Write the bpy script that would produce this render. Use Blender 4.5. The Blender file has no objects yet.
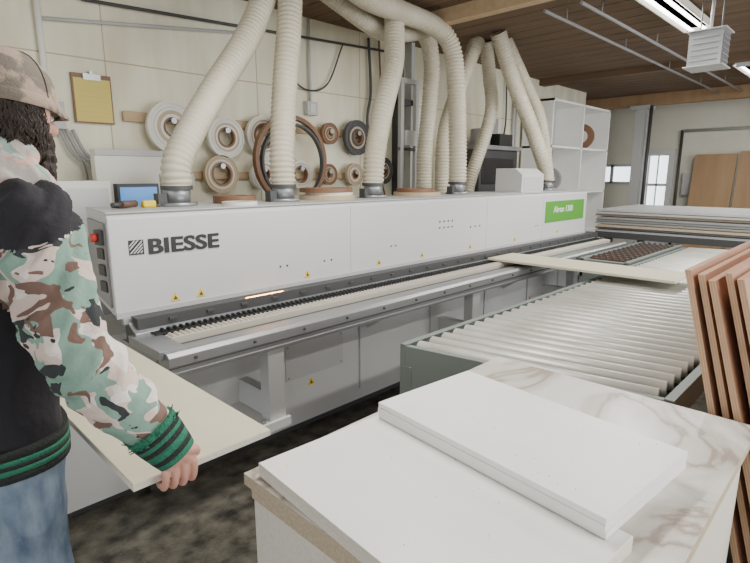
import bpy, bmesh, math, random
from mathutils import Vector, Matrix, noise
random.seed(4)
S=bpy.context.scene
COL=S.collection
# ---------------------------------------------------------------- materials
def mk(name,col,rough=.5,metal=0,spec=.5,emit=None,es=0,noise_amt=0,nscale=8,col2=None,bump=0,bscale=60,stretch=(1,1,1),detail=6):
    m=bpy.data.materials.new(name); m.use_nodes=True
    nt=m.node_tree; b=nt.nodes['Principled BSDF']
    b.inputs['Base Color'].default_value=(*col,1)
    b.inputs['Roughness'].default_value=rough
    b.inputs['Metallic'].default_value=metal
    b.inputs['Specular IOR Level'].default_value=spec
    if emit: 
        b.inputs['Emission Color'].default_value=(*emit,1); b.inputs['Emission Strength'].default_value=es
    if col2 or bump:
        tc=nt.nodes.new('ShaderNodeTexCoord'); mp=nt.nodes.new('ShaderNodeMapping')
        mp.inputs['Scale'].default_value=stretch
        nt.links.new(tc.outputs['Object'],mp.inputs['Vector'])
    if col2:
        n=nt.nodes.new('ShaderNodeTexNoise'); n.inputs['Scale'].default_value=nscale; n.inputs['Detail'].default_value=detail
        r=nt.nodes.new('ShaderNodeValToRGB'); r.color_ramp.elements[0].position=.5-noise_amt; r.color_ramp.elements[1].position=.5+noise_amt
        r.color_ramp.elements[0].color=(*col,1); r.color_ramp.elements[1].color=(*col2,1)
        nt.links.new(mp.outputs[0],n.inputs['Vector']); nt.links.new(n.outputs['Fac'],r.inputs['Fac']); nt.links.new(r.outputs['Color'],b.inputs['Base Color'])
    if bump:
        n2=nt.nodes.new('ShaderNodeTexNoise'); n2.inputs['Scale'].default_value=bscale; n2.inputs['Detail'].default_value=5
        bp=nt.nodes.new('ShaderNodeBump'); bp.inputs['Strength'].default_value=bump; bp.inputs['Distance'].default_value=.01
        nt.links.new(mp.outputs[0],n2.inputs['Vector']); nt.links.new(n2.outputs['Fac'],bp.inputs['Height']); nt.links.new(bp.outputs['Normal'],b.inputs['Normal'])
    return m
M={}
M['wall']=mk('wall_paint',(.88,.85,.68),.75,col2=(.66,.61,.43),noise_amt=.22,nscale=2.6,stretch=(1.8,1,.35),bump=.15,bscale=12,detail=10)
M['farwall']=mk('far_wall_paint',(.74,.72,.62),.8,col2=(.62,.59,.48),noise_amt=.3,nscale=1.5)
M['white']=mk('machine_white',(.58,.58,.57),.38)
M['white2']=mk('machine_white_panel',(.64,.64,.63),.45,col2=(.69,.69,.67),noise_amt=.3,nscale=3)
M['grey']=mk('frame_grey',(.30,.30,.30),.5)
M['lgrey']=mk('light_grey',(.48,.48,.47),.5)
M['dark']=mk('dark_grey',(.06,.06,.06),.5)
M['black']=mk('black_rubber',(.015,.015,.015),.45)
M['alu']=mk('aluminium',(.42,.42,.42),.4,.7,col2=(.30,.30,.30),noise_amt=.3,nscale=3,stretch=(.3,8,8))
M['track']=mk('track_cream',(.55,.51,.43),.55)
M['galv']=mk('galvanised',(.36,.37,.38),.35,.7)
M['roller']=mk('roller_steel',(.58,.57,.52),.42,.25,col2=(.43,.42,.37),noise_amt=.2,nscale=4)
M['green_t']=mk('table_green_grey',(.20,.23,.21),.5)
M['hose']=mk('hose_beige',(.62,.57,.45),.55,col2=(.48,.43,.32),noise_amt=.25,nscale=3)
M['label']=mk('label_green',(.08,.31,.03),.5)
M['textw']=mk('text_white',(.8,.85,.75),.5)
M['yellow']=mk('warning_yellow',(.85,.62,.02),.5)
M['red']=mk('red_plastic',(.6,.04,.03),.4)
M['orange']=mk('chain_brown',(.13,.075,.05),.6)
M['melw']=mk('melamine_white',(.93,.92,.88),.4,col2=(.88,.87,.83),noise_amt=.2,nscale=5)
M['chip']=mk('particle_board_edge',(.55,.46,.33),.8,col2=(.42,.33,.22),noise_amt=.2,nscale=130)
M['chipw']=mk('board_edge_pale',(.74,.70,.61),.7,col2=(.66,.61,.50),noise_amt=.2,nscale=120)
M['board']=mk('held_board_face',(.70,.64,.47),.55,col2=(.64,.58,.42),noise_amt=.3,nscale=8)
M['ply']=mk('plywood_face',(.52,.28,.17),.6,col2=(.40,.20,.12),noise_amt=.25,nscale=3,stretch=(1,1,.15))
M['pine']=mk('pine',(.56,.41,.25),.6,col2=(.44,.31,.18),noise_amt=.3,nscale=5,stretch=(.3,4,4))
M['brownply']=mk('brown_plywood',(.40,.26,.14),.65,col2=(.30,.18,.09),noise_amt=.3,nscale=3,stretch=(1,3,.3))
M['floor']=mk('concrete_floor',(.022,.020,.015),.40,col2=(.17,.155,.12),noise_amt=.20,nscale=11,bump=.5,bscale=60,detail=15)
M['ceil']=mk('ceiling_wood',(.11,.07,.04),.8,col2=(.19,.12,.07),noise_amt=.3,nscale=3,stretch=(6,.4,1))
M['ceil2']=mk('ceiling_joint',(.03,.02,.012),.9)
M['brown']=mk('coil_brown',(.20,.10,.05),.5)
M['tan']=mk('coil_tan',(.50,.38,.24),.5)
M['cwhite']=mk('coil_white',(.74,.72,.64),.5)
M['screen']=mk('screen_blue',(.05,.2,.5),.3,emit=(.1,.35,.8),es=.6)
M['paper']=mk('yellow_paper',(.66,.54,.14),.7)
M['tube']=mk('lamp_tube',(1,1,1),.4,emit=(1,.98,.94),es=12)
M['glow']=mk('heater_lamp',(1,.5,.2),.4,emit=(1,.36,.08),es=3)
M['glass']=mk('pane_bright',(.7,.8,.9),.1,emit=(.85,.93,1),es=2.8)
M['skin']=mk('skin',(.60,.34,.26),.5,col2=(.52,.25,.19),noise_amt=.3,nscale=25,bump=.15,bscale=120)
M['nail']=mk('nail',(.68,.44,.36),.3)
M['hair']=mk('hair_dark',(.03,.018,.012),.7,bump=1,bscale=90,stretch=(2,2,.6))
M['cap']=mk('cap_fabric',(.36,.27,.20),.9,col2=(.16,.13,.10),noise_amt=.04,nscale=20,bump=.3,bscale=200)
M['vest']=mk('vest_black',(.016,.014,.018),.9,bump=.4,bscale=35)
M['jeans']=mk('denim',(.08,.12,.18),.9,col2=(.24,.30,.36),noise_amt=.2,nscale=22,bump=.5,bscale=60,stretch=(1,1,.4))
M['rib_g']=mk('rib_green',(.02,.15,.085),.9,bump=.6,bscale=150)
M['rib_b']=mk('rib_black',(.015,.018,.015),.9,bump=.6,bscale=150)
M['boot']=mk('boot_leather',(.12,.07,.04),.6)
M['eye']=mk('eye_white',(.8,.8,.78),.2)
M['iris']=mk('iris',(.08,.05,.03),.2)

def camo(name,cols,scale=11):
    m=mk(name,cols[0],.9); nt=m.node_tree; b=nt.nodes['Principled BSDF']
    tc=nt.nodes.new('ShaderNodeTexCoord')
    prev=None
    for i,(c,th,off,sc) in enumerate(cols[1]):
        mp=nt.nodes.new('ShaderNodeMapping'); mp.inputs['Location'].default_value=(off,off*1.7,-off); mp.inputs['Scale'].default_value=(1,1,1.35)
        nt.links.new(tc.outputs['Object'],mp.inputs['Vector'])
        n=nt.nodes.new('ShaderNodeTexNoise'); n.inputs['Scale'].default_value=sc; n.inputs['Detail'].default_value=2; n.inputs['Roughness'].default_value=.45; n.inputs['Distortion'].default_value=1.1
        nt.links.new(mp.outputs[0],n.inputs['Vector'])
        g=nt.nodes.new('ShaderNodeMath'); g.operation='GREATER_THAN'; g.inputs[1].default_value=th
        nt.links.new(n.outputs['Fac'],g.inputs[0])
        mx=nt.nodes.new('ShaderNodeMixRGB'); nt.links.new(g.outputs[0],mx.inputs['Fac'])
        if prev: nt.links.new(prev,mx.inputs['Color1'])
        else: mx.inputs['Color1'].default_value=(*cols[0],1)
        mx.inputs['Color2'].default_value=(*c,1); prev=mx.outputs[0]
    nt.links.new(prev,b.inputs['Base Color'])
    n2=nt.nodes.new('ShaderNodeTexNoise'); n2.inputs['Scale'].default_value=28; n2.inputs['Detail'].default_value=4
    bp=nt.nodes.new('ShaderNodeBump'); bp.inputs['Strength'].default_value=.5; bp.inputs['Distance'].default_value=.012
    nt.links.new(tc.outputs['Object'],n2.inputs['Vector']); nt.links.new(n2.outputs['Fac'],bp.inputs['Height']); nt.links.new(bp.outputs['Normal'],b.inputs['Normal'])
    return m
M['camo']=camo('camo_sleeve',((.64,.51,.44),[((.74,.67,.61),.55,5.2,9),((.21,.33,.26),.53,3.1,9),((.17,.10,.075),.59,8.3,11),((.03,.035,.035),.625,1.2,13)]))
M['camo2']=camo('camo_hood',((.52,.46,.41),[((.27,.36,.31),.53,2.1,11),((.60,.38,.33),.57,6.3,12),((.16,.11,.09),.62,9.3,13)]))
def marble():
    m=mk('marble_laminate',(.78,.76,.73),.3); nt=m.node_tree; b=nt.nodes['Principled BSDF']
    tc=nt.nodes.new('ShaderNodeTexCoord')
    n=nt.nodes.new('ShaderNodeTexNoise'); n.inputs['Scale'].default_value=1.8; n.inputs['Detail'].default_value=8; n.inputs['Distortion'].default_value=1.5
    nt.links.new(tc.outputs['Object'],n.inputs['Vector'])
    s=nt.nodes.new('ShaderNodeMath'); s.operation='SUBTRACT'; s.inputs[1].default_value=.5
    a=nt.nodes.new('ShaderNodeMath'); a.operation='ABSOLUTE'
    nt.links.new(n.outputs['Fac'],s.inputs[0]); nt.links.new(s.outputs[0],a.inputs[0])
    r=nt.nodes.new('ShaderNodeValToRGB'); e=r.color_ramp.elements
    e[0].position=0; e[0].color=(.36,.30,.25,1); e[1].position=.13; e[1].color=(.76,.74,.70,1)
    x=e.new(.025); x.color=(.57,.53,.47,1)
    nt.links.new(a.outputs[0],r.inputs['Fac']); nt.links.new(r.outputs['Color'],b.inputs['Base Color'])
    return m
M['marble']=marble()

# ---------------------------------------------------------------- builder
class B:
    def __init__(s,name): s.name=name; s.bm=bmesh.new(); s.mats=[]
    def mi(s,m):
        m=M[m] if isinstance(m,str) else m
        if m not in s.mats: s.mats.append(m)
        return s.mats.index(m)
    def hexa(s,v,m):
        i=s.mi(m); V=[s.bm.verts.new(p) for p in v]
        for f in ((3,2,1,0),(4,5,6,7),(0,1,5,4),(1,2,6,5),(2,3,7,6),(3,0,4,7)):
            F=s.bm.faces.new([V[k] for k in f]); F.material_index=i
    def box(s,x0,x1,y0,y1,z0,z1,m):
        s.hexa([(x0,y0,z0),(x1,y0,z0),(x1,y1,z0),(x0,y1,z0),(x0,y0,z1),(x1,y0,z1),(x1,y1,z1),(x0,y1,z1)],m)
    def obox(s,c,size,rot,m):
        R=rot.to_3x3(); c=Vector(c); a,b_,d=[k/2 for k in size]
        s.hexa([c+R@Vector(p) for p in ((-a,-b_,-d),(a,-b_,-d),(a,b_,-d),(-a,b_,-d),(-a,-b_,d),(a,-b_,d),(a,b_,d),(-a,b_,d))],m)
    def prism(s,pts,z0,z1,m):
        i=s.mi(m); n=len(pts)
        a=[s.bm.verts.new((*p,z0)) for p in pts]; b_=[s.bm.verts.new((*p,z1)) for p in pts]
        fs=[s.bm.faces.new(a[::-1]),s.bm.faces.new(b_)]+[s.bm.faces.new((a[k],a[(k+1)%n],b_[(k+1)%n],b_[k])) for k in range(n)]
        for f in fs: f.material_index=i
    def prismY(s,pts,y0,y1,m): # pts in XZ
        i=s.mi(m); n=len(pts)
        a=[s.bm.verts.new((p[0],y0,p[1])) for p in pts]; b_=[s.bm.verts.new((p[0],y1,p[1])) for p in pts]
        fs=[s.bm.faces.new(a),s.bm.faces.new(b_[::-1])]+[s.bm.faces.new((a[(k+1)%n],a[k],b_[k],b_[(k+1)%n])) for k in range(n)]
        for f in fs: f.material_index=i
    def prismX(s,pts,x0,x1,m,sk=0): # pts in YZ ; sk = x shift of the x0 end per metre of y (angled end)
        i=s.mi(m); n=len(pts); y0=min(p[0] for p in pts)
        a=[s.bm.verts.new((x0+sk*(p[0]-y0),*p)) for p in pts]; b_=[s.bm.verts.new((x1,*p)) for p in pts]
        fs=[s.bm.faces.new(a[::-1]),s.bm.faces.new(b_)]+[s.bm.faces.new((a[k],a[(k+1)%n],b_[(k+1)%n],b_[k])) for k in range(n)]
        for f in fs: f.material_index=i
    def rings(s,R,m,cap=True,smooth=True):
        i=s.mi(m); V=[[s.bm.verts.new(p) for p in r] for r in R]; n=len(V[0])
        for a,b_ in zip(V,V[1:]):
            for k in range(n):
                f=s.bm.faces.new((a[k],a[(k+1)%n],b_[(k+1)%n],b_[k])); f.material_index=i; f.smooth=smooth
        if cap:
            for f in (s.bm.faces.new(V[0][::-1]),s.bm.faces.new(V[-1])): f.material_index=i
    def cyl(s,p1,p2,r,m,r2=None,seg=16):
        p1=Vector(p1);p2=Vector(p2); r2=r if r2 is None else r2
        d=(p2-p1).normalized(); u=d.orthogonal().normalized(); w=d.cross(u)
        s.rings([[p+(u*math.cos(2*math.pi*k/seg)+w*math.sin(2*math.pi*k/seg))*rr for k in range(seg)] for p,rr in ((p1,r),(p2,r2))],m)
    def tube(s,pts,rad,m,seg=12,round_ends=False):
        pts=[Vector(p) for p in pts]
        if not hasattr(rad,'__len__'): rad=[rad]*len(pts)
        rad=list(rad)
        if round_ends:
            d0=(pts[0]-pts[1]).normalized(); d1=(pts[-1]-pts[-2]).normalized()
            A=[];RA=[];Z=[];RZ=[]
            for a in (80,55,28):
                a=math.radians(a); A.append(pts[0]+d0*rad[0]*math.sin(a)); RA.append(rad[0]*math.cos(a))
                Z.insert(0,pts[-1]+d1*rad[-1]*math.sin(a)); RZ.insert(0,rad[-1]*math.cos(a))
            pts=A+pts+Z; rad=RA+rad+RZ
        R=[];u=None
        for k,p in enumerate(pts):
            d=(pts[min(k+1,len(pts)-1)]-pts[max(k-1,0)]).normalized()
            if u is None: u=d.orthogonal().normalized()
            else: u=(u-d*u.dot(d)).normalized()
            w=d.cross(u)
            R.append([p+(u*math.cos(2*math.pi*j/seg)+w*math.sin(2*math.pi*j/seg))*rad[k] for j in range(seg)])
        s.rings(R,m)
    def ring(s,c,axis,R,r,w,m,seg=36):
        c=Vector(c); d=Vector(axis).normalized(); u=d.orthogonal().normalized(); v=d.cross(u); i=s.mi(m)
        prof=[(R,-w/2),(R,w/2),(r,w/2),(r,-w/2)]
        V=[[s.bm.verts.new(c+(u*math.cos(2*math.pi*k/seg)+v*math.sin(2*math.pi*k/seg))*a+d*b_) for a,b_ in prof] for k in range(seg)]
        for k in range(seg):
            A=V[k];C=V[(k+1)%seg]
            for j in range(4):
                f=s.bm.faces.new((A[j],C[j],C[(j+1)%4],A[(j+1)%4])); f.material_index=i
    def ell(s,c,r,m,rot=None,seg=20,rg=12):
        c=Vector(c); Rm=rot.to_3x3() if rot else Matrix.Identity(3)
        R=[]
        for j in range(rg+1):
            th=math.pi*(j+.02)/(rg+.04)
            R.append([c+Rm@Vector((r[0]*math.sin(th)*math.cos(2*math.pi*k/seg),r[1]*math.sin(th)*math.sin(2*math.pi*k/seg),-r[2]*math.cos(th))) for k in range(seg)])
        s.rings(R,m)
    def done(s,parent=None,bevel=0,recalc=True):
        if recalc: bmesh.ops.recalc_face_normals(s.bm,faces=s.bm.faces[:])
        me=bpy.data.meshes.new(s.name); s.bm.to_mesh(me); s.bm.free()
        for m in s.mats: me.materials.append(m)
        o=bpy.data.objects.new(s.name,me); COL.objects.link(o)
        if parent: o.parent=parent
        if bevel:
            b=o.modifiers.new('bevel','BEVEL'); b.width=bevel; b.segments=2; b.limit_method='ANGLE'; b.angle_limit=math.radians(50)
        return o
def empty(name):
    e=bpy.data.objects.new(name,None); COL.objects.link(e); return e
def crom(P,n=10):
    P=[Vector(p) for p in P]; Q=[P[0]*2-P[1]]+P+[P[-1]*2-P[-2]]; out=[]
    for i in range(1,len(Q)-2):
        for k in range(n):
            t=k/n; a,b_,c,d=Q[i-1:i+3]
            out.append(.5*((2*b_)+(c-a)*t+(2*a-5*b_+4*c-d)*t*t+(3*b_-a-3*c+d)*t**3))
    out.append(P[-1]); return out
def resample(P,step):
    out=[P[0]]; acc=0; last=P[0]
    for p in P[1:]:
        seg=(p-last).length
        while acc+seg>=step:
            last=last+(p-last)*((step-acc)/seg); out.append(last.copy()); seg=(p-last).length; acc=0
            if seg<1e-9: break
        acc+=seg; last=p
    return out
def rotz(a): return Matrix.Rotation(a,3,'Z')

# ---------------------------------------------------------------- room shell
b=B('floor'); b.box(-3,13,-4,7,-.1,0,'floor'); b.done()
b=B('ceiling')
b.box(-3,13,-4,7,3.07,3.2,'ceil2')
x=-3
while x<13:
    b.box(x,x+.235,-4,7,3.05,3.08,'ceil'); x+=.25
b.done()
b=B('wall_back'); b.box(-3,9.3,4,4.12,0,3.05,'wall')
b.box(9.18,9.3,4.12,6.9,0,3.05,'farwall')
for x in (.2,1.42,2.64,3.86,5.08,6.3): b.box(x,x+.006,3.997,4,0,3.05,'tan')
b.box(-3,9.3,3.996,4,2.42,2.428,'tan'); b.done()
b=B('wall_back_far'); b.box(9.3,11.2,6.8,6.9,0,3.05,'farwall'); b.done()
b=B('wall_right')
X0,X1=11.1,11.2
b.box(X0,X1,-4,3.1,0,3.05,'farwall'); b.box(X0,X1,3.1,3.42,0,.95,'farwall'); b.box(X0,X1,3.1,3.42,2.02,3.05,'farwall')
b.box(X0,X1,3.42,3.72,0,3.05,'farwall'); b.box(X0,X1,3.72,4.5,0,1.52,'farwall'); b.box(X0,X1,3.72,4.5,1.84,3.05,'farwall'); b.box(X0,X1,4.5,6.9,0,3.05,'farwall')
b.done()
b=B('door_1')
for (y0,y1,z0,z1) in ((2.98,3.08,0,2.14),(3.44,3.54,0,2.14),(3.08,3.44,2.04,2.14),(3.08,3.44,0,.93)): b.box(11.03,11.095,y0,y1,z0,z1,'white')
b.box(11.12,11.15,3.1,3.42,.95,2.02,'glass')
b.box(11.06,11.095,3.08,3.44,1.45,1.5,'white'); b.box(11.06,11.095,3.25,3.27,.93,2.04,'white'); b.done()
b=B('window_1')
b.box(11.12,11.15,3.72,4.5,1.52,1.84,'glass')
for y in (3.69,4.08,4.47): b.box(11.06,11.095,y,y+.06,1.5,1.86,'lgrey')
for z in (1.48,1.82): b.box(11.06,11.095,3.69,4.53,z,z+.05,'lgrey')
b.done()
b=B('trim_1'); b.box(1.5,3.95,3.96,4,2.03,2.1,'pine'); b.done(bevel=.004)
b=B('trim_2'); b.box(1.9,4.3,3.96,4,1.62,1.68,'pine'); b.done(bevel=.004)
b=B('ceiling_beam'); b.box(3.85,3.95,1.7,3.6,2.93,3.05,'pine'); b.done(bevel=.004)
b=B('ceiling_beam.001'); b.box(10.2,10.4,-4,6.5,2.86,3.05,'brownply'); b.done(bevel=.004)
b=B('ceiling_beam.002'); b.box(7.6,7.75,-4,4,2.97,3.05,'ceil'); b.done(bevel=.004)
for i,y in enumerate((2.2,1.9)):
    b=B('ceiling_conduit'+('.%03d'%i if i else '')); b.cyl((4.2,y,2.95),(10.15,y,2.95),.014,'grey',seg=8)
    for x in (4.6,6,7.5,9): b.cyl((x,y,2.95),(x,y,3.05),.006,'grey',seg=6)
    b.done()
b=B('wall_conduit')
for x in (6.85,6.92): b.cyl((x,3.96,1.2),(x,3.96,3.05),.02,'lgrey',seg=8)
b.box(6.8,6.97,3.93,4,1.6,1.85,'lgrey'); b.done()
b=B('wall_conduit.001')
b.cyl((11.05,-3,2.45),(11.05,2.9,2.45),.025,'white',seg=8); b.cyl((11.05,2.9,.2),(11.05,2.9,2.47),.025,'dark',seg=8); b.box(11.0,11.095,2.6,2.8,1.3,1.7,'lgrey'); b.done()
b=B('electrical_box')
b.cyl((1.04,3.97,1.9),(1.04,3.97,3.05),.02,'cwhite',seg=8)
b.box(.97,1.12,3.93,3.999,1.95,2.12,'lgrey')
for k in range(3): b.tube(crom([(1.08+.04*k,3.96,1.95),(1.14+.04*k,3.95,1.8),(1.2+.05*k,3.95,1.72),(1.22+.05*k,3.94,1.5)]),.012,'grey',8)
b.done()
b=B('wall_pipe'); b.cyl((1.06,3.97,2.62),(2.6,3.97,2.8),.012,'lgrey',seg=8); b.cyl((1.3,3.96,2.78),(4.3,3.96,2.92),.012,'dark',seg=8); b.done()
# services cluttering the back wall above and between the coils
b=B('wall_cables')
b.tube(crom([(3.95,3.96,3.0),(3.97,3.95,2.5),(3.92,3.95,2.2),(3.98,3.95,1.8),(3.95,3.95,1.3)]),.014,'dark',8)
b.tube(crom([(4.1,3.96,3.0),(4.12,3.95,2.4),(4.05,3.95,1.9),(4.2,3.95,1.4)]),.010,'brown',8)
b.tube(crom([(2.9,3.97,2.8),(2.95,3.96,2.55),(3.15,3.96,2.42),(3.4,3.96,2.5),(3.6,3.96,2.88)]),.008,'dark',8)
b.tube(crom([(6.6,3.96,3.0),(6.62,3.95,2.4),(6.55,3.95,2.0),(6.6,3.95,1.4)]),.012,'dark',8)
b.cyl((3.2,3.975,2.3),(3.2,3.975,3.04),.012,'lgrey',seg=8); b.cyl((6.3,3.97,1.3),(6.3,3.97,3.04),.018,'lgrey',seg=8)
b.box(3.14,3.26,3.94,3.995,2.2,2.32,'lgrey'); b.box(3.17,3.23,3.935,3.94,2.22,2.3,'white')
b.box(6.2,6.4,3.93,3.995,2.1,2.4,'grey'); b.box(3.93,4.02,3.93,3.995,1.95,2.05,'dark')
b.done()
b=B('gantry_frame')
for x in (4.05,4.28): b.box(x,x+.045,3.6,3.645,0,2.55,'lgrey')
b.box(4.05,4.325,3.6,3.645,2.55,2.6,'lgrey'); b.box(4.05,4.325,3.605,3.64,1.9,1.93,'dark')
b.box(4.1,4.27,3.58,3.62,1.95,2.1,'white'); b.done(bevel=.003)
b=B('wall_post'); b.box(4.35,4.43,3.9,4,0,3.05,'dark'); b.box(4.55,4.6,3.9,4,0,3.05,'lgrey'); b.box(4.35,4.6,3.9,3.95,2.4,2.46,'dark'); b.done()
b=B('support_column'); b.box(10.2,10.36,3.3,3.46,0,2.86,'lgrey'); b.box(10.12,10.44,3.22,3.54,2.8,2.86,'lgrey'); b.box(10.12,10.44,3.22,3.54,0,.02,'lgrey')
b.cyl((10.18,3.2,0.5),(10.18,3.2,2.85),.03,'dark',seg=8); b.done()

def fixture(nm,x0,x1,y,power):
    b=B(nm); b.box(x0,x1,y-.09,y+.09,2.98,3.03,'cwhite')
    b.prismX([(y-.12,2.95),(y-.08,2.99),(y+.08,2.99),(y+.12,2.95),(y+.11,2.95),(y+.07,2.98),(y-.07,2.98),(y-.11,2.95)],x0,x1,'cwhite')
    for dy in (-.05,.05):
        b.cyl((x0+.03,y+dy,2.955),(x1-.03,y+dy,2.955),.014,'tube',seg=10)
    for x in (x0,x1-.03): b.box(x,x+.03,y-.08,y+.08,2.93,2.98,'white')
    for x in (x0+.15,x1-.15): b.cyl((x,y,3.02),(x,y,3.05),.008,'grey',seg=6)
    o=b.done()
    l=bpy.data.lights.new(nm+'_lamp','AREA'); l.shape='RECTANGLE'; l.size=x1-x0; l.size_y=.15; l.energy=power; l.color=(1,.99,.96)
    lo=bpy.data.objects.new(nm+'_lamp',l); COL.objects.link(lo); lo.location=((x0+x1)/2,y,2.92); lo.parent=o
fixture('fluorescent_light',4.35,5.75,1.47,60)
fixture('added_fluorescent_light.001',.9,2.3,1.47,60)  # this and the next three fixtures are added for extra light
fixture('added_fluorescent_light.002',7.8,9.2,1.47,50)
fixture('added_fluorescent_light.003',4.35,5.75,-1.4,50)
fixture('added_fluorescent_light.004',.9,2.3,-1.4,50)
b=B('hanging_heater')
b.box(4.62,4.84,1.02,1.24,2.45,2.69,'galv')
for k in range(5): b.box(4.612,4.62,1.04,1.22,2.48+k*.04,2.488+k*.04,'grey')
for k in range(5): b.box(4.64,4.82,1.012,1.02,2.48+k*.04,2.488+k*.04,'grey')
b.box(4.6,4.86,1.0,1.26,2.69,2.70,'lgrey'); b.box(4.6,4.86,1.0,1.26,2.44,2.45,'lgrey')
for p in ((4.64,1.04),(4.82,1.22)): b.cyl((*p,2.7),(*p,3.05),.006,'dark',seg=6)
b.cyl((4.73,1.13,2.7),(4.73,1.13,3.05),.012,'grey',seg=6); b.done(bevel=.004)

# ---------------------------------------------------------------- edgebander
em=empty('edgebanding_machine')
FY=2.53
b=B('hood')
b.prismX([(FY,.99),(FY,1.455),(FY+.03,1.48),(3.08,1.48),(3.1,1.46),(3.1,.99)],.84,6.12,'white',sk=.16)
b.done(em,bevel=.006)
b=B('hood_details')
b.prismX([(FY+.05,1.03),(FY+.05,1.43),(3.04,1.43),(3.04,1.03)],.838,.95,'grey',sk=.16)
for z in (1.1,1.18,1.26): b.box(.835,.85,FY+.08,FY+.16,z,z+.05,'dark')
b.box(.82,.86,FY+.06,FY+.13,1.33,1.40,'dark'); b.cyl((.82,FY+.095,1.365),(.795,FY+.095,1.365),.02,'red')
b.prismX([(FY+.01,1.478),(FY+.01,1.484),(3.09,1.484),(3.09,1.478)],.84,6.12,'lgrey',sk=.16)
for x in (2.35,4.0,5.05): b.box(x,x+.003,FY-.0006,FY+.01,1.0,1.455,'grey')
b.box(.84,6.12,FY-.012,FY,.985,1.012,'lgrey')
b.box(5.1,6.04,FY-.004,FY,1.165,1.385,'label')
for x,z in ((1.78,1.12),(1.83,1.12),(2.12,1.115),(2.18,1.115),(2.75,1.15),(2.8,1.15),(4.9,1.15),(4.95,1.15)): b.cyl((x,FY-.002,z),(x,FY,z),.007,'dark',seg=10)
for i in range(4):
    for j in range(2): b.cyl((3.32+.055*i,FY-.002,1.24+.05*j),(3.32+.055*i,FY,1.24+.05*j),.009,'dark',seg=8)
for i in range(3): b.cyl((3.75+.07*i,FY-.002,1.22),(3.75+.07*i,FY,1.22),.009,'dark',seg=8)
def tri(b,x,z,s,y=FY-.004):
    b.prismY([(x-s,z-s*.8),(x+s,z-s*.8),(x,z+s)],y,y+.004,'yellow')
    b.prismY([(x-s*.45,z-s*.5),(x+s*.45,z-s*.5),(x,z+s*.4)],y-.002,y,'dark')
for x,z,s in ((1.13,1.045,.024),(1.27,1.045,.024),(1.98,1.05,.024),(2.62,1.05,.024),(3.1,1.05,.022),(3.75,1.05,.022),(4.5,1.05,.022),(5.4,1.06,.022)): tri(b,x,z,s)
b.box(.925,.995,FY-.003,FY,1.28,1.35,'black')
for k in range(4):
    o=.016*k
    b.prismY([(.927+o,1.287),(.934+o,1.287),(.988,1.341-o),(.988,1.348-o)],FY-.005,FY-.003,'white')
for k in range(1,3):
    o=.016*k
    b.prismY([(.927,1.287+o),(.927,1.294+o),(.981-o,1.348),(.988-o,1.348)],FY-.005,FY-.003,'white')
b.done(em)
def text(nm,body,x,z,size,mat,y,parent,off=.0,sx=1,sp=1):
    c=bpy.data.curves.new(nm,'FONT'); c.body=body; c.size=size; c.extrude=.001; c.offset=off; c.space_character=sp
    c.materials.append(M[mat]); o=bpy.data.objects.new(nm,c); COL.objects.link(o); o.location=(x,y,z); o.rotation_euler=(math.pi/2,0,0); o.scale=(sx,1,1); o.parent=parent
    return o
text('maker_lettering','BIESSE',1.009,1.277,.104,'black',FY-.003,em,.0022,1.30,1.03)
text('maker_lettering_weight','BIESSE',1.014,1.278,.104,'black',FY-.0032,em,.0022,1.30,1.03)
text('model_lettering','Akron 1300',5.28,1.265,.095,'textw',FY-.006,em,.0005,1.0)

b=B('feed_track')
b.box(.9,6.3,2.44,2.6,.86,.99,'dark')
b.box(.86,6.2,2.50,2.528,.955,.985,'alu')
b.prismX([(2.42,.925),(2.50,.965),(2.50,.955),(2.42,.915)],.88,6.2,'galv')
for k in range(26): b.box(1.05+k*.2,1.09+k*.2,2.43,2.49,.958,.972,'dark')
b.box(.95,6.25,2.36,2.46,.90,.922,'black')
x=1.0
while x<6.2:
    b.cyl((x,2.375,.923),(x,2.42,.923),.011,'black',seg=8); x+=.032
b.box(.98,6.25,2.27,2.34,.86,.918,'track')
x=1.0
while x<6.2:
    b.cyl((x,2.275,.918),(x,2.335,.918),.010,'track',seg=8); x+=.028
b.box(.92,6.3,2.18,2.27,.84,.885,'dark')
b.prismX([(2.08,.80),(2.08,.89),(2.10,.905),(2.19,.905),(2.19,.80)],.88,6.25,'alu')
b.box(.88,6.25,2.075,2.08,.84,.85,'dark'); b.box(.88,6.25,2.076,2.08,.815,.82,'grey')
for k in range(18): b.cyl((1.0+k*.3,2.072,.87),(1.0+k*.3,2.08,.87),.008,'dark',seg=8)
b.box(.88,6.25,2.2,2.6,.80,.86,'grey')
b.box(.86,.98,2.12,2.46,.875,.915,'galv')
b.cyl((1.5,2.475,.975),(1.72,2.475,.975),.005,'glow',seg=8)
b.done(em,bevel=.002)
l=bpy.data.lights.new('heater_lamp_light','AREA'); l.shape='RECTANGLE'; l.size=.25; l.size_y=.02; l.energy=2.2; l.color=(1,.4,.1)
lo=bpy.data.objects.new('heater_lamp_light',l); COL.objects.link(lo); lo.location=(1.62,2.465,.99); lo.rotation_euler=(math.radians(-35),0,0); lo.parent=em
b=B('machine_base')
b.box(.95,6.1,2.56,3.15,.06,.86,'white2')
b.box(.95,6.1,2.60,3.1,.0,.06,'dark')
for x0,x1 in ((1.05,1.62),(1.65,2.4),(2.45,3.2),(3.25,4.0),(4.05,4.8),(4.85,5.5),(5.55,6.05)):
    b.box(x0,x1,2.545,2.56,.14,.76,'white2')
b.box(1.8,2.28,2.54,2.545,.38,.62,'white'); 
for x,z in ((1.82,.4),(2.26,.4),(1.82,.6),(2.26,.6)): b.cyl((x,2.537,z),(x,2.54,z),.007,'grey',seg=8)
b.box(.95,6.1,2.53,2.56,.76,.80,'grey')
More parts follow.
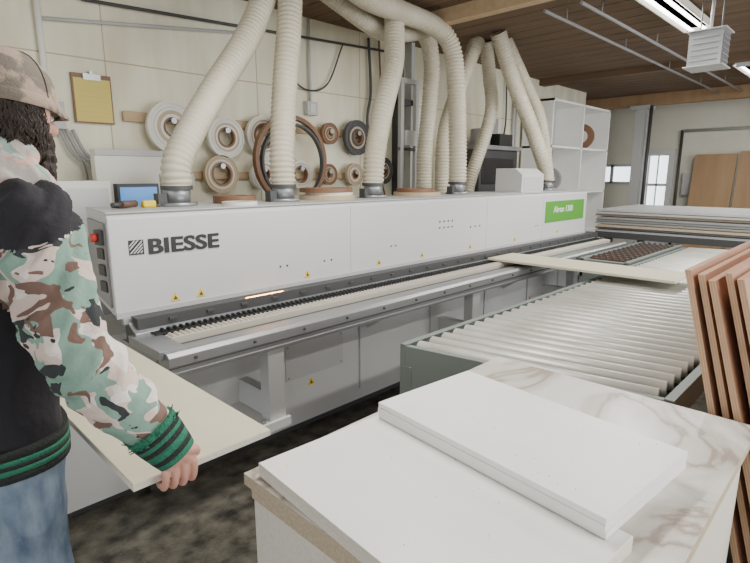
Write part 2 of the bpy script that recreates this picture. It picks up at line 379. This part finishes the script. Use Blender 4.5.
b.tube(crom([(1.1,2.5,.77),(2.0,2.5,.755),(3.0,2.5,.77),(4.0,2.5,.755),(6.0,2.5,.77)]),.012,'black',8)
b.box(.55,.95,2.62,3.15,.05,.5,'white2'); b.box(.8,.95,2.7,3.15,.5,.86,'white2')
b.box(.58,.92,2.66,3.1,0,.05,'dark')
for x in (1.5,3.38,5.2):
    b.box(x-.05,x+.05,2.2,2.28,.36,.80,'white2'); b.box(x-.11,x+.07,2.18,2.56,.31,.36,'white2')
    b.box(x-.03,x+.03,2.28,2.56,.36,.5,'white2')
    for dx in (-.085,.055): b.cyl((x+dx,2.21,.36),(x+dx,2.21,.375),.012,'grey',seg=8)
for x in (2.5,4.3): b.prismX([(2.2,.80),(2.55,.80),(2.55,.62),(2.5,.6)],x-.02,x+.02,'white2')
b.prismX([(2.12,.80),(2.55,.80),(2.55,.5)],.95,.975,'lgrey')
tri(b,2.0,.33,.028,2.541); tri(b,4.9,.4,.028,2.541)
b.done(em,bevel=.004)
b=B('electrical_cabinet'); b.box(.84,1.14,3.3,3.7,0,1.62,'cwhite'); b.box(.86,1.12,3.29,3.3,.1,1.58,'white'); b.box(.9,.92,3.28,3.29,.8,.95,'dark'); b.done(bevel=.005)

def collar(b,x,y,z=1.484,r=.085):
    b.cyl((x,y,z),(x,y,z+.02),r+.03,'galv',seg=24)
    b.cyl((x,y,z+.02),(x,y,z+.12),r*.92,'galv',seg=24)
    b.ring((x,y,z+.10),(0,0,1),r+.008,r-.01,.022,'dark')
    b.box(x-.12,x-.07,y-.03,y+.03,z,z+.07,'dark')
def hose(nm,P,r=.078,col=True):
    b=B(nm)
    if col: collar(b,P[0][0],P[0][1],r=r)
    pts=resample(crom(P,14),.0078); rr=[1.05,1.06,1.0,.90]; rad=[r*rr[k%4] for k in range(len(pts))]
    b.tube(pts,rad,'hose',18); b.done()
hose('dust_extraction_hose',[(1.33,2.85,1.58),(1.36,2.86,1.75),(1.62,2.95,2.1),(2.0,3.08,2.55),(2.3,3.2,3.04)])
hose('dust_extraction_hose.001',[(2.05,2.85,1.58),(2.06,2.86,1.8),(2.14,2.92,2.2),(2.25,3.0,2.6),(2.36,3.1,3.04)])
hose('dust_extraction_hose.002',[(2.89,2.85,1.58),(2.92,2.86,1.8),(3.05,2.9,2.15),(3.25,2.98,2.5),(3.34,3.05,2.75),(3.38,3.1,3.04)])
hose('dust_extraction_hose.003',[(3.99,2.85,1.58),(3.99,2.86,1.9),(4.0,2.9,2.4),(3.98,2.95,2.75),(3.82,3.0,2.9),(3.4,3.0,2.93),(2.9,2.95,2.93),(2.5,2.9,3.04)])
hose('dust_extraction_hose.004',[(5.75,2.85,1.58),(5.7,2.87,1.75),(5.4,2.92,2.2),(5.1,2.97,2.6),(4.8,3.0,3.04)])
hose('dust_extraction_hose.005',[(6.0,2.98,1.58),(5.95,2.98,1.8),(5.75,3.0,2.3),(5.4,3.05,2.7),(5.1,3.1,3.04)],r=.07)
hose('dust_extraction_hose.006',[(4.45,3.35,1.2),(4.42,3.35,1.6),(4.45,3.35,2.1),(4.7,3.35,2.6),(4.9,3.3,3.04)],r=.075,col=False)
hose('dust_extraction_hose.007',[(4.2,3.4,1.2),(4.18,3.4,1.8),(4.25,3.4,2.4),(4.2,3.35,2.75),(4.0,3.3,2.95),(3.5,3.25,3.0)],r=.075,col=False)
hose('dust_extraction_hose.008',[(4.9,3.4,1.2),(5.0,3.4,1.6),(5.2,3.3,2.3),(5.15,3.3,2.7),(5.05,3.3,3.04)],r=.07,col=False)
hose('dust_extraction_hose.009',[(2.6,3.2,3.04),(2.9,3.22,2.95),(3.4,3.25,2.84),(3.8,3.25,2.9),(4.2,3.25,3.04)],r=.07,col=False)
b=B('dust_collector_unit')
b.box(5.25,6.1,3.45,3.85,0,1.95,'dark'); b.box(5.2,6.15,3.42,3.88,1.95,2.0,'grey'); b.box(5.3,6.0,3.44,3.45,1.55,1.85,'black')
b.cyl((5.55,3.65,2.0),(5.55,3.65,2.2),.12,'grey',seg=20); b.box(5.75,6.05,3.5,3.8,2.0,2.15,'black'); b.done(bevel=.006)
b=B('hood_control_box')
b.prismX([(2.62,1.484),(2.62,1.66),(2.7,1.72),(2.92,1.72),(2.92,1.484)],4.75,5.2,'white'); b.box(4.78,5.17,2.615,2.62,1.5,1.64,'lgrey')
b.done(bevel=.006)
b=B('control_console')
b.box(1.16,1.7,3.45,3.72,0,1.40,'lgrey'); b.box(1.2,1.66,3.72,3.8,1.3,1.82,'cwhite'); b.box(1.2,1.66,3.71,3.72,1.78,1.82,'lgrey')
b.box(1.2,1.46,3.38,3.44,1.42,1.60,'dark'); b.box(1.215,1.445,3.373,3.38,1.44,1.58,'screen'); b.box(1.25,1.66,3.30,3.45,1.38,1.42,'dark')
b.box(1.5,1.62,3.42,3.46,1.42,1.66,'lgrey'); b.done(bevel=.005)
b=B('tape_measure'); b.box(1.12,1.19,2.8,2.84,1.484,1.52,'yellow'); b.box(1.19,1.22,2.805,2.835,1.484,1.5,'dark'); b.done(bevel=.008)
b=B('power_screwdriver'); b.cyl((1.0,2.78,1.506),(1.09,2.83,1.506),.018,'orange'); b.cyl((.95,2.755,1.506),(1.0,2.78,1.506),.01,'dark'); b.cyl((1.03,2.80,1.5),(1.0,2.9,1.498),.014,'black'); b.done()

def coil_wall(nm,x,z,R,m,kind=0,w=.04):
    b=B(nm)
    in_=(.38,.62,.5)[kind]*R
    n=5
    for k in range(n):
        ro=R-(R-in_)*k/n; ri=R-(R-in_)*(k+1)/n+.002
        b.ring((x,3.9,z),(0,1,0),ro,ri,w-(.006 if k%2 else 0),m if k!=n-2 else ('tan' if m!='tan' else 'cwhite'))
    b.ring((x,3.9,z),(0,1,0),in_,in_*.82,w*1.15,'brown' if m!='brown' else 'tan')
    b.cyl((x,3.86,z+in_*.82-.012),(x,3.995,z+in_*.82-.012),.011,'galv',seg=8)
    b.cyl((x,3.855,z+in_*.82-.012),(x,3.862,z+in_*.82-.012),.022,'galv',seg=12)
    b.done()
cs=[(1.82,2.0,.19,'cwhite',0),(2.26,1.95,.16,'cwhite',2),(2.2,1.66,.15,'tan',1),(2.62,1.98,.17,'cwhite',1),(2.6,1.66,.13,'cwhite',2),(3.0,1.66,.13,'cwhite',1),(3.36,2.04,.1,'brown',0),(3.72,2.02,.17,'dark',0),(3.34,1.66,.1,'brown',2),(3.68,1.66,.11,'tan',0),(4.1,1.70,.14,'dark',0),(1.86,1.62,.1,'cwhite',0)]
for i,c in enumerate(cs): coil_wall('edge_banding_coil'+('.%03d'%i if i else ''),*c)
b=B('edge_banding_loop'); b.ring((2.82,3.78,1.78),(0,1,0),.38,.345,.05,'brown',48); b.ring((2.84,3.78,1.76),(0,1,0),.335,.315,.045,'dark',48); b.cyl((2.82,3.75,2.09),(2.82,3.995,2.09),.014,'galv',seg=8); b.done()
def coil_flat(nm,x,y,z,R,m,h=.03):
    b=B(nm); b.ring((x,y,z+h/2),(0,0,1),R,R*.6,h,m); b.ring((x,y,z+h/2),(0,0,1),R*.6,R*.5,h*.8,'tan'); b.done()
T=1.484
for i,(x,y,z,R,m,h) in enumerate([(1.72,2.9,T,.13,'brown',.045),(2.45,2.88,T,.2,'tan',.03),(2.47,2.88,T+.03,.17,'cwhite',.02),(2.46,2.9,T+.05,.19,'brown',.03),(3.45,2.88,T,.2,'tan',.03),(3.43,2.88,T+.03,.16,'brown',.03),(1.62,2.68,T,.1,'cwhite',.02)]):
    coil_flat('edge_banding_roll'+('.%03d'%i if i else ''),x,y,z,R,m,h)
b=B('clipboard'); b.box(1.19,1.44,3.975,3.99,2.0,2.32,'brown'); b.box(1.2,1.43,3.97,3.976,2.01,2.29,'paper'); b.box(1.26,1.37,3.96,3.972,2.28,2.32,'galv'); b.cyl((1.315,3.965,2.33),(1.315,3.995,2.33),.012,'galv',seg=8)
for k in range(7): b.box(1.22,1.41,3.969,3.9705,2.04+k*.033,2.0415+k*.033,'tan')
b.done()
b=B('cubby_shelf')
x0,x1,y0,y1=7.1,9.15,3.5,3.95
for x in (x0,(x0+x1)/2-.015,x1-.03): b.box(x,x+.03,y0,y1,.05,2.7,'melw')
for z in (.05,.72,1.38,2.04,2.67): b.box(x0,x1,y0,y1,z,z+.03,'melw')
b.box(x0,x1,y1,y1+.01,.05,2.7,'lgrey'); b.box(x0+.02,x1-.02,y0+.03,y1,0,.05,'dark')
b.ring((8.65,3.75,2.07+.2),(1,.3,0),.2,.1,.08,'brown'); b.ring((7.6,3.75,1.41+.18),(1,.2,0),.18,.08,.1,'grey')
b.done()

# ---------------------------------------------------------------- roller conveyor (skewed rollers)
b=B('roller_conveyor')
YA,YB=1.54,.48; sk=.19
def rx(y): return sk*(YA-y)/(YA-YB)
xs=1.78; xe=6.5
x=xs+.06
while x<xe:
    b.cyl((x+rx(YA-.03),YA-.03,.845),(x+rx(YB+.03),YB+.03,.845),.033,'roller',seg=16)
    b.cyl((x+rx(YA),YA,.845),(x+rx(YA-.03),YA-.03,.845),.014,'dark',seg=8)
    x+=.096
for y,s in ((YA,1),(YB,-1)):
    o=rx(y); w=.035*s
    b.prism([(xs+o,y),(xe+o,y),(xe+o,y+w),(xs+o,y+w)],.76,.866,'green_t')
b.prism([(xs,YA),(xs+sk,YB),(xs+sk+.03,YB),(xs+.03,YA)],.55,.86,'green_t')
b.prism([(xe,YA),(xe+sk,YB),(xe+sk+.03,YB),(xe+.03,YA)],.6,.86,'green_t')
b.prism([(xs+.03,YA-.02),(xe,YA-.02),(xe+sk,YB+.02),(xs+sk+.03,YB+.02)],.74,.76,'black')
for xx in (xs+.0,3.4,5.0,xe-.08):
    for y in (YA,YB):
        b.box(xx+rx(y),xx+rx(y)+.07,y-.035,y+.035,0,.76,'green_t'); b.box(xx+rx(y)-.03,xx+rx(y)+.1,y-.07,y+.07,0,.015,'dark')
for y in (YA,YB): b.box(xs+.06+rx(y),xe,y-.015,y+.015,.25,.3,'green_t')
b.done(bevel=.002)
b=B('chain_transfer_table')
b.box(4.95,6.55,1.66,2.0,.70,.84,'dark')
b.box(4.9,4.95,1.62,2.04,0,.87,'green_t'); b.box(6.55,6.6,1.62,2.04,0,.87,'green_t'); b.box(4.9,6.6,1.6,1.64,.7,.88,'green_t'); b.box(4.9,6.6,2.01,2.05,.7,.88,'green_t')
x=5.05
while x<6.5:
    b.box(x,x+.03,1.64,2.01,.84,.875,'orange')
    for k in range(6): b.cyl((x+.005,1.68+.06*k,.88),(x+.025,1.68+.06*k,.88),.014,'dark',seg=8)
    x+=.13
b.done(bevel=.002)
b=B('melamine_panel'); b.box(3.85,4.27,.95,2.41,.936,.954,'board'); b.done(bevel=.001)
b=B('panel_stack_cart')
for i in range(9):
    o=.05*math.sin(i*2.3); b.box(7.0+o,8.5+o,.3+o,2.75+o*.6,.93+i*.033,.955+i*.033,['lgrey','grey','chip','lgrey'][i%4])
for x in (7.05,8.35):
    for y in (.4,2.6): b.box(x,x+.08,y-.04,y+.04,.1,.85,'dark'); b.cyl((x+.04,y-.02,.05),(x+.04,y+.02,.05),.05,'black')
b.box(7,8.5,.3,2.75,.85,.93,'dark'); b.box(7,8.5,.3,2.75,.3,.34,'grey'); b.done()
b=B('plywood_sheet_pile')
for i,(y0,y1,zt) in enumerate(((1.98,2.62,2.02),(1.25,1.94,2.06),(.5,1.2,2.03),(-.4,.46,2.05))):
    for j in range(2):
        o=j*.035; b.hexa([(10.62-o,y0,0),(10.64-o,y0,0),(10.64-o,y1,0),(10.62-o,y1,0),(10.97-o,y0,zt-.02*j),(10.99-o,y0,zt-.02*j),(10.99-o,y1,zt-.02*j),(10.97-o,y1,zt-.02*j)],'brownply')
b.done()
b=B('leaning_plywood_sheets')
for i in range(5):
    yt=.445-.036*i; yb=.10-.044*i; th=.019; xl=1.895+[0,.012,-.01,.02,.0][i]; xb=3.15+.02*i; zt=1.35-.012*(i%3)
    v=[(xl,yb-th,0),(xb,yb-th,0),(xb,yb,0),(xl,yb,0),(xl,yt-th,zt),(xb,yt-th,zt),(xb,yt,zt),(xl,yt,zt)]
    b.hexa(v,'ply')
    for k in range(5):
        f0=k/5; f1=(k+1)/5
        y_b0=yb-th*(1-f0); y_b1=yb-th*(1-f1); y_t0=yt-th*(1-f0); y_t1=yt-th*(1-f1)
        b.hexa([(xl-.002,y_b0,0),(xl,y_b0,0),(xl,y_b1,0),(xl-.002,y_b1,0),(xl-.002,y_t0,zt),(xl,y_t0,zt),(xl,y_t1,zt),(xl-.002,y_t1,zt)],'pine' if k%2==0 else 'ply')
b.done()

# ---------------------------------------------------------------- bench with boards
b=B('workbench')
b.box(.63,1.86,.19,1.09,.868,.898,'chip'); b.box(.63,1.86,.19,1.09,.898,.9,'marble')
b.box(.645,.665,.21,1.07,.04,.866,'chipw'); b.box(1.80,1.82,.23,1.05,.04,.868,'chipw'); b.box(.665,1.80,1.05,1.07,.04,.868,'chipw'); b.box(.665,1.80,.21,.23,.04,.868,'chipw')
b.box(.641,.645,.205,1.075,.83,.866,'chip'); b.box(.645,1.8,.205,.21,.83,.866,'chip')
for x in (.67,1.72):
    for y in (.24,.96): b.box(x,x+.08,y,y+.08,0,.868,'pine')
b.done(bevel=.0015)
def boards(nm,c,w,l,z,n,th,mat,edge,jit=.004,ang=-5.5):
    b=B(nm)
    for i in range(n):
        jx=random.uniform(-jit,jit); jy=random.uniform(-jit,jit); R=rotz(math.radians(ang+random.uniform(-.4,.4)*(n>1)))
        b.obox((c[0]+jx,c[1]+jy,z+th*(i+.5)),(w,l,th-.0012),R,edge)
        b.obox((c[0]+jx,c[1]+jy,z+th*(i+1)-.0006),(w-.001,l-.001,.001),R,mat)
        if i==n-1 and nm!='white_board_stack.002':
            for k in range(26):
                p=R@Vector((random.uniform(-.48,.48)*w,random.uniform(-.48,.48)*l,0)); s_=random.uniform(.0010,.0024)
                b.obox((c[0]+jx+p.x,c[1]+jy+p.y,z+th*n+.0006),(s_,s_*random.uniform(.6,2),.001),rotz(random.random()*3),'chip')
    return b.done(bevel=.0006)
boards('white_board_stack',(.84,.665),.43,.745,.9,2,.019,'melw','chipw',ang=-4)
boards('white_board_stack.001',(1.207,.637),.405,.70,.939,3,.016,'melw','melw',jit=.0015,ang=-6.1)
boards('white_board_stack.002',(1.25,.64),.30,.66,.9,2,.019,'melw','melw',ang=-6)

b=B('particle_board_panel'); b.box(.385,.765,1.165,2.5,.926,.943,'chipw'); b.box(.386,.764,1.166,2.499,.943,.945,'board'); b.done(bevel=.0008)

# ---------------------------------------------------------------- man
man=empty('man')
def remesh(b,vox,smooth=4,disp=0,dsize=.1,name=None):
    nm=b.name; o=b.done()
    r=o.modifiers.new('r','REMESH'); r.mode='VOXEL'; r.voxel_size=vox; r.use_smooth_shade=True
    if smooth: s=o.modifiers.new('s','SMOOTH'); s.iterations=smooth; s.factor=.5
    if disp:
        t=bpy.data.textures.new(nm+'_t','CLOUDS'); t.noise_scale=dsize; t.noise_depth=2
        d=o.modifiers.new('d','DISPLACE'); d.texture=t; d.strength=disp; d.mid_level=.5; d.texture_coords='LOCAL'
    dg=bpy.context.evaluated_depsgraph_get(); me=bpy.data.meshes.new_from_object(o.evaluated_get(dg))
    old=o.data; o.modifiers.clear(); o.data=me; bpy.data.meshes.remove(old)
    for p in me.polygons: p.use_smooth=True
    o.parent=man
    return o
def loft(b,rows,m,seg=28,p=2.4):
    R=[]
    for z,cx,cy,a,bb in rows:
        rr=[]
        for k in range(seg):
            t=2*math.pi*k/seg; c=math.cos(t); s_=math.sin(t)
            rr.append((cx+a*math.copysign(abs(c)**(2/p),c),cy+bb*math.copysign(abs(s_)**(2/p),s_),z))
        R.append(rr)
    b.rings(R,m)
shR=Vector((.288,1.335,1.555)); elR=Vector((.308,1.19,1.285)); wrR=Vector((.448,1.10,1.045))
shL=Vector((.25,1.70,1.55)); elL=Vector((.24,1.88,1.28)); wrL=Vector((.335,1.93,1.05))
def armtube(b,sh,el,wr,m):
    P=crom([sh,(sh+el)/2+Vector((0,-.005,0)),el,(el+wr)/2+Vector((0,0,-.006)),wr-(wr-el).normalized()*.02],6)
    n=len(P); ctrl=[.088,.082,.075,.066,.047]
    rad=[]
    for k in range(n):
        t=k/(n-1)*4; i=min(int(t),3); f=t-i; r=ctrl[i]*(1-f)+ctrl[i+1]*f
        rad.append(r)
    b.tube(P,rad,m,18,True)
b=B('clothed_body')
loft(b,[(.86,.205,1.52,.11,.165),(.95,.205,1.52,.125,.178),(1.08,.205,1.52,.128,.175),(1.2,.21,1.52,.13,.178),(1.35,.22,1.52,.135,.19),(1.47,.23,1.52,.135,.2),(1.54,.245,1.52,.12,.19),(1.60,.26,1.515,.095,.14),(1.65,.275,1.505,.065,.075)],'vest')
armtube(b,shR,elR,wrR,'camo'); armtube(b,shL,elL,wrL,'camo')
for hy,ky in ((1.435,1.42),(1.605,1.63)):
    b.tube(crom([(.205,hy,.93),(.21,hy,.75),(.225,ky,.5),(.205,ky,.3),(.19,ky,.09)],5),[.1,.1,.099,.097,.093,.09,.086,.083,.08,.077,.074,.072,.071,.07,.07,.069,.069,.069,.069,.07,.072],'jeans',18,True)
o=remesh(b,.0075,5)
me=o.data; me.materials.clear()
for k in ('vest','camo','jeans'): me.materials.append(M[k])
def dseg(p,a,c):
    t=max(0,min(1,(p-a).dot(c-a)/(c-a).length_squared)); return (p-a-(c-a)*t).length,t
nrm=[v.normal.copy() for v in me.vertices]
for v,n in zip(me.vertices,nrm):
    c=v.co.copy()
    dR=min(dseg(c,shR,elR)[0],dseg(c,elR,wrR)[0]); dL=min(dseg(c,shL,elL)[0],dseg(c,elL,wrL)[0])
    arm=min(dR,dL)<.1
    el=elR if dR<dL else elL; wr=wrR if dR<dL else wrL; sh=shR if dR<dL else shL
    if arm:
        ax=(wr-sh).normalized(); al=(c-sh).dot(ax)
        q=Vector(((c-ax*al).x*5,(c-ax*al).y*5,al*15+(c.x+c.y)*11))
        f=1-abs(noise.noise(q))*2.4; amp=.017*min(1,max(0,(wr-c).length-.08)/.08)
        f2=1-abs(noise.noise(q*1.9+Vector((4,2,1))))*2
        v.co+=n*(amp*(f-.45)+amp*.35*(f2-.4))
    else:
        f=1-abs(noise.noise(Vector((c.x*9,c.y*9,c.z*5))))*2.2; v.co+=n*.010*(f-.5)
me.update()
for p in me.polygons:
    c=p.center
    dR=min(dseg(c,shR,elR)[0],dseg(c,elR,wrR)[0]); dL=min(dseg(c,shL,elL)[0],dseg(c,elL,wrL)[0])
    arm=False
    zt=1.515+.25*(c.x-.28)
    if dR<.115 and c.z<zt and c.y<1.342+max(0,(c.z-1.35))*.12: arm=True
    if dL<.115 and c.z<zt and c.y>1.735: arm=True
    p.material_index=1 if arm else (2 if c.z<.985 else 0)
b=B('vest_hem')
for z0,z1,m,e in ((.965,.985,'rib_b',.010),(.985,.998,'rib_g',.0115),(.998,1.008,'rib_b',.0115),(1.008,1.02,'rib_g',.0115),(1.02,1.04,'rib_b',.010)):
    loft(b,[(z0,.205,1.52,.128+e,.180+e),(z1,.205,1.52,.128+e,.180+e)],m,48)
b.done(man)
def cuff(b,el,wr):
    d=(wr-el).normalized(); s0=wr-d*.062
    segs=[(0,.016,'rib_g',.060,.059),(.016,.026,'rib_b',.059,.058),(.026,.036,'rib_g',.058,.057),(.036,.048,'rib_b',.057,.055),(.048,.066,'rib_g',.055,.052),(.066,.078,'rib_b',.052,.050),(.078,.092,'rib_g',.05,.047)]
    for a,c,m,r1,r2 in segs: b.cyl(s0+d*a,s0+d*c,r1,m,r2,32)
    u=d.orthogonal().normalized(); w=d.cross(u)
    for k in range(60):
        t=random.random()*6.28; q=u*math.cos(t)+w*math.sin(t); st=s0+d*random.uniform(-.002,.02)+q*.058
        b.cyl(st,st+q*random.uniform(.003,.011)-d*random.uniform(.0,.012)+Vector((random.uniform(-.004,.004),)*3),.002,'rib_g',.001,5)
b=B('sleeve_cuffs'); cuff(b,elR,wrR); cuff(b,elL,wrL); b.done(man)
def hand(nm,o,U,W,wrist,el):
    o=Vector(o);U=Vector(U);W=Vector(W);Z=Vector((0,0,1))
    L=lambda u,w,z:o+U*u+W*w+Z*z
    b=B(nm)
    fx=[.034,.011,-.012,-.034]; ln=[.0,.005,.001,-.006]; rr=[.0102,.0105,.0100,.0088]
    for x,l,r in zip(fx,ln,rr):
        z0=.030+l*.6
        P=[L(x*.75,-.022,.055),L(x,-.032,z0),L(x*1.03,-.031,.004-l*.5),L(x*1.03,-.019,-.020-l*.5),L(x*1.0,.004,-.023),L(x*.98,.022+l,-.022)]
        Q=crom(P,4); n=len(Q)
        rad=[r*1.13-(r*.32)*k/(n-1)+(.0012 if k in (4,12,13,17) else 0) for k in range(n)]
        b.tube(Q,rad,'skin',12,True)
    wl=wrist
    for x in (.026,.009,-.009,-.026):
        b.tube([wl+(U*x*.55),(wl+L(x*.9,-.026,.04))/2,L(x,-.028,.034)],[.019,.0170,.0135],'skin',12,True)
    b.tube([wl-(wl-el).normalized()*.045,wl],[.026,.026],'skin',16,True)
    P=[wl+(L(.01,-.02,.03)-wl)*.2+U*.012,L(.044,-.022,.052),L(.052,-.003,.034),L(.050,.022,.0215)]
    Q=crom(P,4); n=len(Q); b.tube(Q,[.016-.0055*k/(n-1) for k in range(n)],'skin',12,True)
    ob=remesh(b,.0023,2); ob.data.materials.clear(); ob.data.materials.append(M['skin'])
    bn=B(nm+'_nails'); bn.ell(L(.050,.028,.032),(.0055,.0065,.0015),'nail',seg=10,rg=6); bn.done(man)
hand('hand_right',(.484,1.165,.935),(1,0,0),(0,1,0),wrR+Vector((.004,.0,-.008)),elR)
hand('hand_left',(.385,1.95,.935),(0,1,0),(1,0,0),wrL+Vector((.004,.002,-.008)),elL)
# head
H=Matrix.Translation((.305,1.475,1.795))@Matrix.Rotation(math.radians(42),4,'Z')@Matrix.Rotation(math.radians(8),4,'Y')@Matrix.Scale(1.04,4)
def place(o): o.data.transform(H); o.parent=man
b=B('head')
b.ell((-.008,0,.03),(.098,.076,.09),'skin'); b.ell((.022,0,-.045),(.068,.06,.075),'skin'); b.ell((.04,0,-.09),(.045,.04,.03),'skin')
b.tube([(.085,0,.03),(.097,0,.008),(.108,0,-.016)],[.008,.010,.014],'skin',10,True)
for s_ in (-1,1):
    b.ell((.099,s_*.011,-.02),(.011,.008,.008),'skin'); b.ell((-.005,s_*.080,-.008),(.02,.010,.031),'skin'); b.ell((.06,s_*.042,-.025),(.03,.022,.02),'skin')
    b.ell((.08,s_*.033,.03),(.016,.022,.008),'skin')
b.ell((.086,0,-.05),(.010,.025,.006),'skin'); b.ell((.084,0,-.062),(.010,.021,.007),'skin')
b.tube([(-.025,0,-.03),(-.035,0,-.10),(-.05,0,-.2)],[.058,.056,.062],'skin',16,True)
place(remesh(b,.004,3))
b=B('eyes')
for s_ in (-1,1):
    b.ell((.078,s_*.032,.005),(.013,.015,.011),'eye'); b.ell((.088,s_*.032,.005),(.004,.006,.006),'iris')
place(b.done())
b=B('hair')
b.ell((-.026,0,-.005),(.084,.080,.085),'hair')
place(remesh(b,.004,2,.006,.012))
b=B('hair_locks')
for k in range(620):
    a=math.radians(random.uniform(68,292)); z=random.uniform(-.075,.03); 
    R0=.083*math.sqrt(max(.2,1-(max(0,-z-.02)/.12)**2))
    p0=Vector((-.026+R0*math.cos(a),R0*.97*math.sin(a),z)); out=Vector((math.cos(a),math.sin(a),0)); sd=Vector((-math.sin(a),math.cos(a),0))
    ph=random.random()*6; P=[]
    for j in range(6):
        t=j/5; P.append(p0+out*(.004+.006*t-.010*t*t*(z<-.05))+Vector((0,0,-.042*t))+sd*.006*math.sin(ph+t*5))
    b.tube(P,[.0034,.0036,.0034,.003,.0024,.0012],'hair',5)
place(b.done())
b=B('beard')
b.ell((.045,0,-.088),(.053,.056,.042),'hair'); b.ell((.092,0,-.04),(.008,.026,.006),'hair')
for k in range(90):
    a=math.radians(random.uniform(-105,105)); z=random.uniform(-.135,-.045)
    c=Vector((.035+.060*math.cos(a),.060*math.sin(a),z)); 
    if abs(a)<.45 and z>-.075: continue
    b.ell(c,(.008,.008,.018),'hair',seg=8,rg=6)
place(remesh(b,.0035,1,.008,.010))
b=B('cap')
R=[]
for j in range(11):
    th=j/10*math.pi/2; zz=.008+.120*math.sin(th); rr=math.cos(th)**.72 if j<10 else .02
    R.append([(-.010+(.114)*rr*math.cos(2*math.pi*k/36),.096*rr*math.sin(2*math.pi*k/36),zz) for k in range(36)])
b.rings(R,'cap'); b.ell((-.010,0,.129),(.009,.009,.005),'cap',seg=10,rg=6)
def br(off): 
    r=[]
    for k in range(17):
        t=-1.15+2.3*k/16; L_=.062*math.cos(t/1.15*math.pi/2)**.6 if abs(t)<1.149 else 0
        ca,sa=math.cos(t),math.sin(t)
        r.append(((-.008+.108*ca,.092*sa,.03+off-.012*sa*sa),(-.008+.108*ca+L_,.092*sa*1.0,.018+off-.02*sa*sa)))
    return r
top=br(.004);bot=br(-.001); i=b.mi('cap')
for k in range(16):
    for A in (top,bot):
        V=[b.bm.verts.new(p) for p in (A[k][0],A[k+1][0],A[k+1][1],A[k][1])]; f=b.bm.faces.new(V); f.material_index=i; f.smooth=True
    V=[b.bm.verts.new(p) for p in (top[k][1],top[k+1][1],bot[k+1][1],bot[k][1])]; f=b.bm.faces.new(V); f.material_index=i
P=[[(-.010+a*math.cos(2*math.pi*k/40),(a-.018)*math.sin(2*math.pi*k/40),z) for k in range(40)] for a,z in ((.1145,.0),(.1165,.004),(.1165,.022),(.114,.026))]
b.rings(P,'cap',cap=False)
for k in range(6):
    a=math.pi/6+k*math.pi/3
    P=[]
    for j in range(10):
        th=j/10*math.pi/2; rr=math.cos(th)**.72; P.append((-.010+.1155*rr*math.cos(a),.0975*rr*math.sin(a),.008+.121*math.sin(th)))
    b.tube(P,.0013,'cap',6)
o=b.done(); place(o)
b=B('hoodie_hood')
P=[];rad=[]
for k in range(25):
    t=math.radians(50)+math.radians(260)*k/24
    back=max(0,-math.cos(t))
    P.append(Vector((.262+.098*math.cos(t),1.49+.115*math.sin(t),1.62+.05*back))); rad.append(.032+.022*back)
b.tube(P,rad,'camo2',14,True)
P=[Vector((.262+.092*math.cos(math.radians(70+230*k/16)),1.48+.102*math.sin(math.radians(70+230*k/16)),1.70+.012*math.sin(k))) for k in range(17)]
b.tube(P,.028,'camo2',12,True)
b.tube([(.16,1.49,1.68),(.11,1.49,1.60),(.10,1.50,1.50)],[.068,.064,.04],'camo2',14,True)
b.tube(crom([(.14,1.44,1.735),(.20,1.395,1.725),(.26,1.38,1.69),(.32,1.385,1.635),(.35,1.42,1.60)],4),.034,'camo2',14,True)
b.tube(crom([(.13,1.43,1.66),(.20,1.38,1.66),(.27,1.375,1.635),(.33,1.385,1.60)],4),.034,'camo2',14,True)
b.tube([(.30,1.41,1.62),(.35,1.46,1.58),(.36,1.52,1.56)],[.03,.028,.025],'camo2',14,True)
b.tube([(.30,1.60,1.62),(.35,1.55,1.58),(.36,1.52,1.56)],[.03,.028,.025],'camo2',14,True)
o=remesh(b,.006,3,.020,.045)
b=B('boots')
for y in (1.42,1.63):
    b.tube([(.15,y,.055),(.2,y,.06),(.27,y,.05),(.34,y,.04)],[.042,.048,.045,.036],'boot',16,True); b.tube([(.185,y,.06),(.185,y,.16)],[.05,.052],'boot',16,True)
    b.prism([(.1,y-.045),(.36,y-.045),(.395,y),(.36,y+.045),(.1,y+.045)],0,.022,'black')
b.done(man)

# ---------------------------------------------------------------- light
w=bpy.data.worlds.new('World'); S.world=w; w.use_nodes=True
bg=w.node_tree.nodes['Background']; bg.inputs[0].default_value=(.95,.975,1,1); bg.inputs[1].default_value=1.65
def area(nm,loc,tgt,sx,sy,e,col=(1,1,1)):
    l=bpy.data.lights.new(nm,'AREA'); l.shape='RECTANGLE'; l.size=sx; l.size_y=sy; l.energy=e; l.color=col
    o=bpy.data.objects.new(nm,l); COL.objects.link(o); o.location=loc; o.rotation_euler=(Vector(tgt)-Vector(loc)).to_track_quat('-Z','Y').to_euler()
area('added_daylight_area',(4.5,-3.9,1.7),(3.5,3,1.0),4,2.4,210,(.98,.99,1))  # added soft area lamp, daylight from the open camera side; no door modelled
cam=bpy.data.cameras.new('camera'); co=bpy.data.objects.new('camera',cam); COL.objects.link(co); S.camera=co
cam.sensor_width=36; cam.lens=24.96; cam.clip_start=.05
co.location=(0,0,1.65); co.rotation_euler=(math.radians(78.48),0,math.radians(-45.6))
